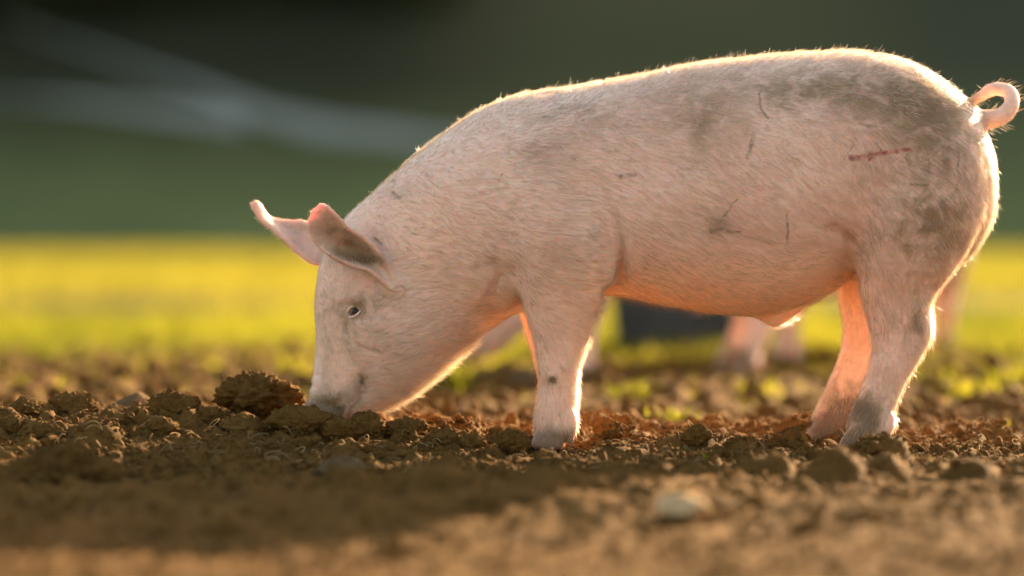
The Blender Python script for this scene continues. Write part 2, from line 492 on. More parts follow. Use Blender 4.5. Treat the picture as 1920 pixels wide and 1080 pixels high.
def toes(soup, u0, u1, v0, v1, y, lean):
    """two claws and two dewclaws; u0..u1 = width at the sole"""
    for sy in (-1, 1):
        yy = y + sy * .0195
        st = [((u0 + 14 + lean, v0 - 20), (u1 - 2 + lean, v0 - 20), .012, yy), ((u0 + 6 + lean * .6, v0 + 4), (u1 - 3 + lean * .5, v0 + 6), .018, yy),
              ((u0 + 1, (v0 + v1) / 2), (u1 - 10, (v0 + v1) / 2), .0185, yy), ((u0 - 4, v1 - 6), (u1 - 17, v1 - 4), .017, yy), ((u0 + 6, v1 + 2), (u1 - 24, v1 + 2), .011, yy)]
        soup.add(*limb(st, 20, 20, 2.3))
        yy = y + sy * .024
        st = [((u1 - 14 + lean, v0 - 28), (u1 + 4 + lean, v0 - 28), .008, yy), ((u1 - 12 + lean * .6, v0 - 4), (u1 + 10 + lean * .6, v0 - 4), .011, yy),
              ((u1 - 8, v0 + 18), (u1 + 6, v0 + 18), .009, yy), ((u1 - 5, v0 + 36), (u1 + 2, v0 + 34), .005, yy)]
        soup.add(*limb(st, 14, 14))

def ear_sheet(U, L, y0, cup, thick, tilt):
    """leaf shaped ear: traced upper and lower edges (px), y along length, cupped"""
    m, k = 40, 17
    t = np.linspace(0, 1, m)
    U = spline(t * (len(U) - 1), U); L = spline(t * (len(L) - 1), L)
    y = spline(t * (len(y0) - 1), np.array(y0)[:, None])[:, 0]
    cp = spline(t * (len(cup) - 1), np.array(cup)[:, None])[:, 0]
    tl = spline(t * (len(tilt) - 1), np.array(tilt)[:, None])[:, 0]
    w = np.linspace(-1, 1, k)
    G = np.zeros((m, k, 3))
    for i in range(m):
        for j in range(k):
            f = (w[j] + 1) / 2
            u, v = U[i] * f + L[i] * (1 - f)
            G[i, j] = P(u, v, y[i] + cp[i] * (1 - abs(w[j]) ** 2.2) + tl[i] * w[j])
    N = np.cross(np.gradient(G, axis=0), np.gradient(G, axis=1))
    N /= np.linalg.norm(N, axis=2)[:, :, None] + 1e-9
    h = thick * (1 - .35 * t)[:, None, None] / 2
    F, Bk = G + N * h, G - N * h
    V = np.vstack([F.reshape(-1, 3), Bk.reshape(-1, 3)])
    idx = np.arange(m * k).reshape(m, k); o = m * k
    q = np.stack([idx[:-1, :-1], idx[:-1, 1:], idx[1:, 1:], idx[1:, :-1]], -1).reshape(-1, 4)
    Q = [q, q[:, ::-1] + o]
    def side(a): return np.stack([a[1:], a[:-1], a[:-1] + o, a[1:] + o], -1)
    Q += [side(idx[0, :]), side(idx[::-1, 0]), side(idx[-1, ::-1]), side(idx[:, -1])]
    return V, np.vstack(Q), None

soup = Soup()
V, Q, T = trunk_loft()
soup.add(bend_head(V), Q, T)
for st in (FORE, FARFORE, HIND, FARHIND):
    soup.add(*limb(st))
toes(soup, 999, 1072, 800, 842, -.101, 2)
toes(soup, 999, 1066, 792, 830, .101, 2)
toes(soup, 1576, 1660, 803, 846, -.102, 14)
toes(soup, 1514, 1592, 790, 824, .102, 14)
# ears
NEAR_U = [(752, 545), (738, 518), (722, 490), (704, 463), (680, 444), (654, 427), (632, 402), (615, 386), (602, 380)]
NEAR_L = [(742, 552), (716, 528), (690, 508), (655, 497), (628, 486), (602, 467), (582, 447), (575, 422), (586, 392)]
V, Q, T = ear_sheet(NEAR_U, NEAR_L, [-.136, -.142, -.150, -.158, -.166, -.174, -.180, -.184, -.186], [.006, .018, .030, .036, .034, .024, .012, .004, 0], .0085, [.0, .002, .004, .004, .002, -.004, -.010, -.012, -.008])
soup.add(V, Q, T)
FAR_U = [(650, 440), (620, 428), (590, 418), (562, 413), (535, 412), (512, 407), (497, 395), (486, 381), (479, 374)]
FAR_L = [(640, 500), (612, 502), (590, 496), (562, 477), (537, 452), (512, 430), (490, 414), (475, 397), (471, 381)]
V, Q, T = ear_sheet(FAR_U, FAR_L, [.055, .075, .090, .105, .115, .125, .130, .130, .128], [.0, .008, .014, .018, .016, .010, .004, -.004, -.004], .0115, [.0, .010, .018, .022, .022, .018, .012, .006, .0])
soup.add(V, Q, T)
# tail: one and a bit turns
tp = np.array([P(1795, 208, 0), P(1825, 222, -.010), P(1852, 224, -.020), P(1880, 216, -.026), P(1896, 196, -.022), P(1892, 174, -.006), P(1868, 167, .012), P(1842, 177, .024), P(1822, 192, .028), P(1806, 206, .022)])
tt = np.linspace(0, len(tp) - 1, 60)
soup.add(*tube(spline(tt, tp), np.interp(tt, [0, 1, 4, 8, 9], [.024, .0165, .0125, .0095, .008]), 16))
# sheath and teats under the belly
soup.add(*limb([((1400, 560), (1520, 545), .030, 0), ((1412, 590), (1508, 578), .027, 0), ((1430, 604), (1484, 598), .020, 0), ((1444, 615), (1468, 612), .010, 0)], 20, 20))
for (u, v, yy) in ((1240, 562, -.05), (1354, 583, -.055), (1300, 574, .05), (1546, 552, -.05), (1420, 588, -.055), (1180, 552, -.045)):
    soup.add(*tube([P(u, v - 14, yy), P(u, v - 2, yy), P(u + 1, v + 5, yy)], np.array([.008, .0055, .003]), 10))
src = soup.mesh("pig_source")
tmp = bpy.data.objects.new("pig_source", src)
col.objects.link(tmp)
rm = tmp.modifiers.new("remesh", 'REMESH'); rm.mode = 'VOXEL'; rm.voxel_size = 0.0034; rm.adaptivity = 0
dg = bpy.context.evaluated_depsgraph_get()
ev = tmp.evaluated_get(dg).to_mesh()
nv = len(ev.vertices)
BV = np.empty(nv * 3, np.float32); ev.vertices.foreach_get('co', BV); BV = BV.reshape(-1, 3).astype(float)
nlp = len(ev.loops); li = np.empty(nlp, np.int32); ev.loops.foreach_get('vertex_index', li)
BQ = li.reshape(-1, 4)
ne = len(ev.edges); BE = np.empty(ne * 2, np.int32); ev.edges.foreach_get('vertices', BE); BE = BE.reshape(-1, 2)
tmp.evaluated_get(dg).to_mesh_clear()
bpy.data.objects.remove(tmp); bpy.data.meshes.remove(src)

def lap_smooth(V, w, it):
    a, b = BE[:, 0], BE[:, 1]
    deg = np.bincount(a, minlength=len(V)) + np.bincount(b, minlength=len(V))
    for _ in range(it):
        N = np.empty_like(V)
        for c in range(3):
            N[:, c] = np.bincount(a, V[b, c], len(V)) + np.bincount(b, V[a, c], len(V))
        N /= np.maximum(deg, 1)[:, None]
        V = V + (N - V) * w[:, None]
    return V
def vnormals(V):
    n = np.cross(V[BQ[:, 2]] - V[BQ[:, 0]], V[BQ[:, 3]] - V[BQ[:, 1]])
    N = np.zeros_like(V)
    for k in range(4):
        for c in range(3):
            N[:, c] += np.bincount(BQ[:, k], n[:, c], len(V))
    return N / (np.linalg.norm(N, axis=1)[:, None] + 1e-12)
def pix(V):
    return 960 + V[:, 0] * F_PX / V[:, 1], HORIZON - (V[:, 2] - CAM_H) * F_PX / V[:, 1]
U_, W_ = pix(BV)
def ball(u, v, y, r):
    c = P(u, v, y); d = np.linalg.norm(BV - c, axis=1) / r
    return np.clip(1 - d * d, 0, 1) ** 2
yl = BV[:, 1] - PIG_Y
# masks
ear_n = ((U_ < 745) & (W_ < 545) & (yl < -.138) & (U_ > 560)) | ((U_ < 592) & (W_ < 505))
ear_f = (U_ < 660) & (W_ < 520) & (yl > .10)
ear = np.clip(ear_n.astype(float) + ear_f + (U_ > 1842) * (W_ < 240) * (W_ > 150), 0, 1)
low = np.clip((W_ - 600) / 120, 0, 1) * (U_ > 960)
w = .5 * (1 - .93 * ear) * (1 - .72 * low) * (1 - .85 * np.clip((W_ - 755) / 25, 0, 1) * (U_ > 960))
crease = ball(1156, 470, -.17, .05) + ball(1140, 400, -.18, .04) + ball(1135, 545, -.15, .035)
w *= 1 - .85 * np.clip(crease, 0, 1)
BV = lap_smooth(BV, w, 34)
bl = 0
for (u, v, r) in ((940, 320, .11), (925, 420, .11), (940, 500, .09), (1000, 250, .12), (1080, 270, .10), (960, 560, .06),
                  (1580, 320, .12), (1600, 230, .14), (1700, 200, .14), (1820, 300, .10), (1840, 400, .08), (1575, 400, .09), (1600, 470, .035)):
    for s in (-1, 1):
        bl = bl + ball(u, v, s * .165, r)
bl = bl + ball(930, 580, -.05, .06) + ball(930, 580, .05, .06) + ball(1700, 520, 0, .09) + ball(1820, 215, 0, .03)
bl = np.clip(bl * 1.4, 0, 1) * (1 - .9 * ear) * (1 - np.clip(crease, 0, 1))
BV = lap_smooth(BV, .5 * bl, 150)
BN = vnormals(BV)

# sculpted features: (u, v, radius, amount along the normal)
from mathutils.bvhtree import BVHTree
bvh = BVHTree.FromPolygons([Vector(v) for v in BV], [tuple(int(i) for i in q) for q in BQ])
cam_o = Vector((0, 0, CAM_H))
def hit(u, v):
    d = Vector(P(u, v)) - cam_o
    h = bvh.ray_cast(cam_o, d.normalized())
    return (np.array(h[0]), np.array(h[1])) if h[0] is not None else (P(u, v, -.1), np.array([0, -1., 0]))
disp = np.zeros(nv)
def push(u, v, r, amt, su=1.0, sv=1.0, rot=0.0):
    """near-side bump or dent, an ellipse in the picture plane"""
    c, _ = hit(u, v)
    du = (BV[:, 0] - c[0]); dv = -(BV[:, 2] - c[2])
    ca, sa = math.cos(rot), math.sin(rot)
    a = (du * ca + dv * sa) / su; b = (-du * sa + dv * ca) / sv
    d2 = (a * a + b * b) / r ** 2
    g = np.exp(-d2 * 2) * (np.abs(BV[:, 1] - c[1]) < .06) * (BN[:, 1] < .35) * (1 - ear)
    disp[:] += amt * g
def groove(pts, r, amt, fade=None):
    q = np.array([P(*p)[[0, 2]] for p in pts])
    q = spline(np.linspace(0, len(q) - 1, 40), q)
    c, _ = hit(*pts[len(pts) // 2])
    best = np.full(nv, 9.0)
    for k in q:
        best = np.minimum(best, (BV[:, 0] - k[0]) ** 2 + (BV[:, 2] - k[1]) ** 2)
    g = np.exp(-best / r ** 2 * 2) * (np.abs(BV[:, 1] - c[1]) < .07) * (BN[:, 1] < .4)
    if fade: g = g * np.clip((W_ - fade[0]) / (fade[1] - fade[0]), 0, 1) ** 1.5
    disp[:] += amt * g
push(660, 584, .017, -.0085, 1.3, .9, .35)        # eye socket
push(655, 562, .016, .0045, 1.8, .7, .25)         # brow
push(690, 610, .020, .0035, 1.2, .8)              # bag behind the eye
push(645, 606, .012, -.0035, .7, 1.5, .1)         # tear trough
groove([(652, 606), (657, 630), (668, 642), (690, 652), (712, 655)], .006, -.0035)
groove([(640, 575), (650, 566), (665, 563), (682, 570)], .005, -.0022)
push(735, 640, .055, .007)                        # cheek
push(680, 718, .012, -.0045, .6, 1.5, -.15)       # fold at the mouth corner
groove([(655, 780), (664, 768), (676, 752), (684, 735)], .005, -.005)
push(640, 735, .030, .004)                        # snout side
groove([(578, 745), (600, 752), (622, 757), (640, 768)], .006, -.0025)
groove([(583, 722), (604, 727), (622, 728)], .005, -.0014)
groove([(588, 700), (606, 704), (620, 703)], .004, -.0012)
groove([(925, 500), (935, 530), (930, 560), (910, 595)], .016, -.006)   # throat in front of the shoulder
groove([(895, 590), (922, 548), (940, 520)], .010, -.004)
groove([(1095, 300), (1128, 360), (1152, 420), (1163, 470), (1158, 515), (1140, 548)], .011, -.0115, (305, 450))
groove([(1080, 320), (1112, 380), (1136, 430), (1146, 480), (1138, 520)], .016, .0050, (325, 450))
push(1020, 430, .07, .004, .8, 1.3)               # shoulder muscle
groove([(930, 330), (950, 400), (955, 460), (965, 510)], .02, -.004)
groove([(1030, 170), (1045, 200), (1060, 250)], .025, -.003)
push(1590, 470, .030, -.006, .8, 1.4, .3)         # flank hollow
groove([(1550, 430), (1580, 455), (1598, 480), (1606, 520)], .012, -.006)
push(1700, 640, .016, -.004, .7, 2.2, .1)         # behind the hock tendon
push(1715, 585, .018, .003)
push(1038, 705, .012, .0025)                      # knee of the foreleg
push(1050, 780, .008, -.003, .6, 2.0)
push(1150, 300, .06, -.003)
push(1350, 420, .10, .003)
disp += fbm(BV * 22.0, 3, 5) * .0011 * (1 - ear) + fbm(BV * 70.0, 2, 9) * .00035
BV = BV + BN * disp[:, None]
BV = lap_smooth(BV, .35 * (1 - .8 * ear), 2)
BN = vnormals(BV)
U_, W_ = pix(BV)
bvh = BVHTree.FromPolygons([Vector(v) for v in BV], [tuple(int(i) for i in q) for q in BQ])

# ---- skin
def seg_group():
    g = bpy.data.node_groups.new("scratch", 'ShaderNodeTree')
    for nm, tp in (("Vec", 'NodeSocketVector'), ("A", 'NodeSocketVector'), ("B", 'NodeSocketVector'), ("Width", 'NodeSocketFloat')):
        g.interface.new_socket(nm, in_out='INPUT', socket_type=tp)
    g.interface.new_socket("Mask", in_out='OUTPUT', socket_type='NodeSocketFloat')
    i = g.nodes.new('NodeGroupInput'); o = g.nodes.new('NodeGroupOutput')
    def vm(op, a, b=None):
        n = g.nodes.new('ShaderNodeVectorMath'); n.operation = op
        g.links.new(a, n.inputs[0])
        if b is not None: g.links.new(b, n.inputs[3 if op == 'SCALE' else 1])
        return n
    def m(op, a, b, c=False):
        n = g.nodes.new('ShaderNodeMath'); n.operation = op; n.use_clamp = c
        for s, x in ((n.inputs[0], a), (n.inputs[1], b)):
            if isinstance(x, float): s.default_value = x
            else: g.links.new(x, s)
        return n.outputs[0]
    pa = vm('SUBTRACT', i.outputs[0], i.outputs[1]).outputs[0]
    ba = vm('SUBTRACT', i.outputs[2], i.outputs[1]).outputs[0]
    h = m('DIVIDE', vm('DOT_PRODUCT', pa, ba).outputs[1], vm('DOT_PRODUCT', ba, ba).outputs[1])
    h = m('MINIMUM', m('MAXIMUM', h, 0.0), 1.0)
    d = vm('LENGTH', vm('SUBTRACT', pa, vm('SCALE', ba, h).outputs[0]).outputs[0]).outputs[1]
    g.links.new(m('SUBTRACT', 1.0, m('DIVIDE', d, i.outputs[3]), True), o.inputs[0])
    return g
SEG = seg_group()
def loc2(u, v):
    p = P(u, v, -.17) - ROOT
    return (p[0], 0.0, p[2])

def skin_material():
    m, nt, out = new_mat("pig_skin"); N = NT(nt)
    tc = N.node("ShaderNodeTexCoord"); obj = tc.outputs['Object']
    sep = N.node("ShaderNodeSeparateXYZ"); N.l(obj, sep.inputs[0])
    flat = N.node("ShaderNodeCombineXYZ"); N.l(sep.outputs[0], flat.inputs[0]); N.l(sep.outputs[2], flat.inputs[2])
    big = N.noise(obj, 5.0, 4, .6)
    base = N.ramp(big, [(.3, (.61, .345, .265)), (.5, (.72, .455, .36)), (.72, (.79, .54, .445))])
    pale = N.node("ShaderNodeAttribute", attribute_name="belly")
    base = N.mix(pale.outputs['Fac'], base, (.90, .54, .38))  # warm bounce glow goes into the skin colour here
    # fine pores and streaks
    mp = N.node("ShaderNodeMapping"); mp.inputs['Rotation'].default_value = (0, R(-28), 0); mp.inputs['Scale'].default_value = (30, 60, 260)
    N.l(obj, mp.inputs[0])
    streak = N.noise(mp.outputs[0], 1.0, 3, .6, .4)
    base = N.mix(N.mapr(streak, .35, .7, 0, .22), base, (.50, .33, .25))
    # dried mud smears, plus shade painted into the ear and mouth fold
    att = N.node("ShaderNodeAttribute", attribute_name="mud")
    md = N.math('MULTIPLY', att.outputs['Fac'], N.mapr(N.noise(obj, 26.0, 7, .68, .5), .36, .62))
    md = N.math('ADD', md, N.mapr(att.outputs['Fac'], .40, 1.30, 0, .8), True)
    sp = N.mapr(N.noise(obj, 95.0, 4, .7), .60, .70, 0, .75)
    sp = N.math('MULTIPLY', sp, N.mapr(N.noise(obj, 7.0, 3, .6), .50, .66))
    mc = N.mix(N.mapr(att.outputs['Fac'], .75, 1.05), (.250, .155, .085), (.140, .080, .038))
    base = N.mix(N.math('MULTIPLY', md, .92, True), base, mc)
    base = N.mix(N.math('MULTIPLY', sp, .7), base, (.18, .125, .085))
    # scratches and scabs on the near flank
    wob = N.node("ShaderNodeVectorMath", operation='SCALE'); wob.inputs[3].default_value = .008
    nz = N.node("ShaderNodeTexNoise"); nz.inputs['Scale'].default_value = 45; N.l(obj, nz.inputs['Vector'])
    sub = N.node("ShaderNodeVectorMath", operation='SUBTRACT'); sub.inputs[1].default_value = (.5, .5, .5)
    N.l(nz.outputs['Color'], sub.inputs[0]); N.l(sub.outputs[0], wob.inputs[0])
    wv = N.node("ShaderNodeVectorMath", operation='ADD'); N.l(flat.outputs[0], wv.inputs[0]); N.l(wob.outputs[0], wv.inputs[1])
    nearside = N.mapr(sep.outputs[1], -.02, -.06)
    brk = N.mapr(N.noise(obj, 70.0, 4, .7), .36, .60, .25, 1)
    def marks(lst):
        acc = None
        for (a, b, wd) in lst:
            g = N.node("ShaderNodeGroup", node_tree=SEG)
            N.l(wv.outputs[0], g.inputs[0])
            g.inputs[1].default_value = loc2(*a); g.inputs[2].default_value = loc2(*b); g.inputs[3].default_value = wd
            acc = g.outputs[0] if acc is None else N.math('MAXIMUM', acc, g.outputs[0])
        return N.math('MULTIPLY', N.math('MULTIPLY', N.mapr(acc, .1, .95), nearside), brk)
    red = marks([((1594, 297), (1635, 290), .0080), ((1640, 290), (1705, 281), .0065), ((1628, 300), (1640, 294), .004)])
    dark = marks([((1400, 298), (1413, 250), .0055), ((1706, 241), (1772, 228), .003), ((1705, 345), (1735, 349), .004), ((1740, 290), (1740, 325), .003),
                  ((1474, 400), (1476, 455), .0035), ((1334, 434), (1352, 428), .006), ((1362, 434), (1386, 436), .005), ((1345, 420), (1380, 375), .0025), ((1425, 175), (1428, 205), .004), ((1428, 205), (1440, 222), .004),
                  ((1050, 275), (1078, 300), .0035), ((1165, 330), (1190, 328), .006), ((935, 340), (942, 325), .0035), ((1612, 233), (1640, 237), .004), ((1580, 300), (1600, 272), .002),
                  ((700, 447), (712, 456), .006), ((735, 362), (745, 370), .006), ((1800, 285), (1797, 310), .004), ((752, 537), (760, 545), .003), ((1640, 262), (1650, 282), .003), ((1465, 200), (1490, 205), .003)])
    base = N.mix(N.math('MULTIPLY', dark, .80), base, (.14, .085, .055))
    base = N.mix(N.math('MULTIPLY', red, .95), base, (.28, .012, .012))
    hoof = N.node("ShaderNodeAttribute", attribute_name="hoof")
    base = N.mix(N.math('MULTIPLY', hoof.outputs['Fac'], .75), base, (.150, .095, .055))
    bs = N.node("ShaderNodeBsdfPrincipled")
    N.l(base, bs.inputs['Base Color'])
    bs.inputs['Roughness'].default_value = .55
    bs.inputs['Specular IOR Level'].default_value = .14
    bs.inputs['Subsurface Weight'].default_value = 1.0
    bs.inputs['Subsurface Radius'].default_value = (1.0, .30, .14)
    bs.inputs['Subsurface Scale'].default_value = .008
    b1 = N.bump(streak, .35, .0012)
    wr = N.node("ShaderNodeBump"); wr.inputs['Strength'].default_value = .5; wr.inputs['Distance'].default_value = .002
    N.l(N.noise(obj, 60.0, 5, .6), wr.inputs['Height']); N.l(b1, wr.inputs['Normal'])
    N.l(wr.outputs[0], bs.inputs['Normal'])
    N.l(bs.outputs[0], out.inputs[0])
    return m
SKIN = skin_material()

pig = bpy.data.objects.new("pig", None); col.objects.link(pig)
pig.location = ROOT; pig.empty_display_size = .1
tag(pig, "large pink pig rooting in the soil with its snout, curled tail and scratched muddy flank", "pig", "pigs in the field")
body_me = mesh_np("pig_body", BV - ROOT, BQ)
# dried mud is where the animal lay and rooted: along the back and rump, shoulder, elbows, hocks, nose
def blob(u, v, ru, rv, a=1.0):
    return a * np.exp(-(((U_ - u) / ru) ** 2 + ((W_ - v) / rv) ** 2))
yl2 = BV[:, 1] - PIG_Y
mud = (blob(1500, 165, 260, 55, .7) + blob(1740, 210, 130, 100, .68) + blob(1250, 220, 140, 40, .45) + blob(1310, 270, 30, 45, .7) + blob(1080, 215, 70, 50, .35)
       + blob(1010, 280, 40, 60, .45) + blob(1050, 480, 90, 50, .35) + blob(606, 776, 80, 44, 1.25) + blob(700, 560, 50, 40, .7) + blob(655, 600, 35, 40, .55) + blob(720, 650, 60, 30, .4) + blob(612, 560, 22, 110, .45) + blob(1340, 420, 40, 25, .6)
       + blob(1600, 805, 60, 50, 1.0) + blob(1540, 800, 50, 25, .8) + blob(1725, 600, 30, 40, .7) + blob(1037, 712, 14, 14, 1.1) + blob(1040, 810, 50, 25, .6)
       + blob(640, 670, 40, 60, .4) + blob(1770, 400, 110, 140, .7) + blob(1680, 450, 80, 60, .35) + blob(1615, 765, 60, 70, .5) + blob(1560, 740, 40, 60, .3) + blob(680, 715, 16, 24, .8) + blob(685, 488, 50, 16, .9) + blob(640, 450, 60, 40, .75) * (U_ < 735) * (yl2 < -.10) + blob(1620, 600, 300, 400, .10)  # near ear cup, its slit and the mouth fold: shade painted as colour
       + blob(740, 350, 25, 20, .4) + blob(550, 425, 30, 10, .7))
mud = np.clip(mud, 0, 1.2)
at = body_me.attributes.new("mud", 'FLOAT', 'POINT'); at.data.foreach_set('value', mud.astype(np.float32))
ground_sole = np.where(np.abs(U_ - 1035) < 80, 818, np.where(U_ > 1590, 828, 806))
hf = np.clip((W_ - ground_sole + 24) / 22, 0, 1) * (U_ > 960)
at = body_me.attributes.new("hoof", 'FLOAT', 'POINT'); at.data.foreach_set('value', hf.astype(np.float32))
belly = np.clip((W_ - 440 - .0 * U_) / 110, 0, 1) * np.exp(-np.clip((np.abs(U_ - 1330) - 200) / 110, 0, 9) ** 2) + np.exp(-(((U_ - 930) / 55) ** 2 + ((W_ - 580) / 45) ** 2)) + .45 * np.exp(-(((U_ - 790) / 110) ** 2 + ((W_ - 450) / 100) ** 2)) + .5 * np.exp(-(((U_ - 640) / 50) ** 2 + ((W_ - 680) / 60) ** 2))  # pinker clean skin with warm bounce glow painted in, mainly under the belly
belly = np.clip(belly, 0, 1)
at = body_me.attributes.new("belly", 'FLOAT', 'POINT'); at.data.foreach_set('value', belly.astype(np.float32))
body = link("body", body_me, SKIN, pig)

# ---- eye (near and far), with lids
def eye_mats():
    m, nt, out = new_mat("eye_wet"); N = NT(nt)
    tc = N.node("ShaderNodeTexCoord"); sep = N.node("ShaderNodeSeparateXYZ"); N.l(tc.outputs['Object'], sep.inputs[0])
    ln = N.node("ShaderNodeVectorMath", operation='LENGTH'); cb = N.node("ShaderNodeCombineXYZ")
    N.l(sep.outputs[0], cb.inputs[0]); N.l(sep.outputs[2], cb.inputs[2]); N.l(cb.outputs[0], ln.inputs[0])
    c = N.ramp(N.math('MULTIPLY', ln.outputs[1], 100.0), [(.0, (.004, .004, .005)), (.55, (.006, .005, .005)), (.68, (.035, .020, .012)), (.95, (.05, .028, .018)), (1.0, (.14, .085, .06))])
    bs = N.node("ShaderNodeBsdfPrincipled"); N.l(c, bs.inputs['Base Color']); bs.inputs['Roughness'].default_value = .08
    bs.inputs['Specular IOR Level'].default_value = .12
    N.l(bs.outputs[0], out.inputs[0]); return m
EYE = eye_mats()
def make_eye(side):
    if side < 0:
        c, n = hit(665, 584)
    else:
        c, n = hit(665, 584); c = c.copy(); n = n.copy()
        d = bvh.ray_cast(Vector((c[0], PIG_Y + .5, c[2])), Vector((0, -1, 0)))
        c = np.array(d[0]); n = np.array(d[1])
    r = .0160
    cen = c - n * (r - .0052)
    bm = bmesh.new(); bmesh.ops.create_uvsphere(bm, u_segments=32, v_segments=24, radius=r)
    me = bpy.data.meshes.new("eye"); bm.to_mesh(me); bm.free()
    me.polygons.foreach_set('use_smooth', np.ones(len(me.polygons), dtype=bool))
    e = link("eye", me, EYE, pig, cen - ROOT)
    # lids: two thin arcs hugging the ball
    X = np.array([.90, 0, .38]); X -= n * X.dot(n); X /= np.linalg.norm(X)
    Y = np.cross(n, X) * (1 if side < 0 else -1)
    if Y[2] < 0: Y = -Y
    for nm, k in (("upper_eyelid", 1), ("lower_eyelid", -1)):
        a = np.linspace(-1, 1, 25)
        path = []
        for t in a:
            px, py = t * .0165, k * (.0084 if k > 0 else .0080) * (1 - abs(t) ** 2.0)
            z = math.sqrt(max(r * r * 1.12 - px * px * .8 - py * py, .00002))
            path.append(px * X + py * Y + n * (z - .0002))
        rad = .0022 * (1 - .55 * np.abs(a) ** 3) * (1.25 if k > 0 else 1.0)
        V, Q, T = tube(np.array(path), rad, 10)
        s = Soup(); s.add(V, Q, T); ml = s.mesh(nm)
        for an in ("mud", "hoof", "belly"):
            ml.attributes.new(an, 'FLOAT', 'POINT').data.foreach_set('value', np.full(len(V), .35 if an == "mud" else 0., np.float32))
        link(nm, ml, SKIN, e)
    return e
make_eye(-1); make_eye(1)
# ------------------------------------------------------------------ bristles
def hair_material():
    m, nt, out = new_mat("bristle"); N = NT(nt)
    geo = N.node("ShaderNodeNewGeometry")
    c = N.mix(geo.outputs['Random Per Island'], (.66, .48, .34), (.97, .85, .68))
    at_ = N.node("ShaderNodeAttribute", attribute_name="mud")
    c = N.mix(N.math('MULTIPLY', at_.outputs['Fac'], .75, True), c, (.34, .22, .13))
    d = N.node("ShaderNodeBsdfPrincipled"); N.l(c, d.inputs['Base Color']); d.inputs['Roughness'].default_value = .35
    t = N.node("ShaderNodeBsdfTranslucent"); N.l(c, t.inputs['Color'])
    mx = N.node("ShaderNodeMixShader"); mx.inputs[0].default_value = .5
    N.l(d.outputs[0], mx.inputs[1]); N.l(t.outputs[0], mx.inputs[2]); N.l(mx.outputs[0], out.inputs[0]); return m
HAIRMAT = hair_material()
FLOW = np.array([  # u, v, du, dv
    (590, 730, .1, -1), (600, 620, .05, -1), (620, 520, .05, -1), (650, 470, .1, -1), (690, 560, .5, -.8), (700, 640, .9, -.45), (650, 680, .45, -.9), (720, 720, .95, -.35),
    (780, 600, 1, -.15), (800, 680, .9, -.5), (850, 560, 1, .05), (720, 440, .6, .6), (780, 380, .7, .65), (860, 300, .75, .6), (880, 440, .9, .35), (950, 250, .9, .35),
    (960, 400, 1, .1), (1040, 320, .9, .35), (1060, 450, 1, .12), (1020, 530, 1, .15), (1050, 600, .95, .35), (1050, 680, .35, 1), (1040, 780, .1, 1),
    (1200, 200, .85, .5), (1200, 330, .8, .55), (1200, 450, .92, .35), (1200, 530, 1, .12), (1350, 160, .95, .3), (1350, 300, .75, .65), (1350, 430, .85, .5), (1350, 560, 1, .1),
    (1480, 240, .7, .7), (1480, 380, .7, .7), (1500, 500, .9, -.1), (1500, 120, 1, .1), (1600, 180, .85, .5), (1600, 300, .45, .9), (1620, 420, .5, .9), (1700, 200, .85, .6),
    (1720, 320, .75, .7), (1720, 430, .5, .9), (1830, 300, .3, 1), (1680, 560, .25, 1), (1680, 660, .05, 1), (1630, 780, -.2, 1), (1580, 640, -.1, 1), (1560, 760, -.3, 1),
    (1870, 180, .8, -.3), (1780, 160, .9, .5), (1300, 120, 1, 0), (1100, 165, 1, .1), (640, 430, -.8, -.6), (540, 430, -.9, -.4), (600, 400, -.6, -.9)], float)
def flow_dir(u, v):
    d2 = (u[:, None] - FLOW[None, :, 0]) ** 2 + (v[:, None] - FLOW[None, :, 1]) ** 2
    w = 1 / (d2 + 900.0) ** 1.6
    w /= w.sum(1)[:, None]
    return np.stack([w @ FLOW[:, 2], np.zeros(len(u)), -(w @ FLOW[:, 3])], -1)
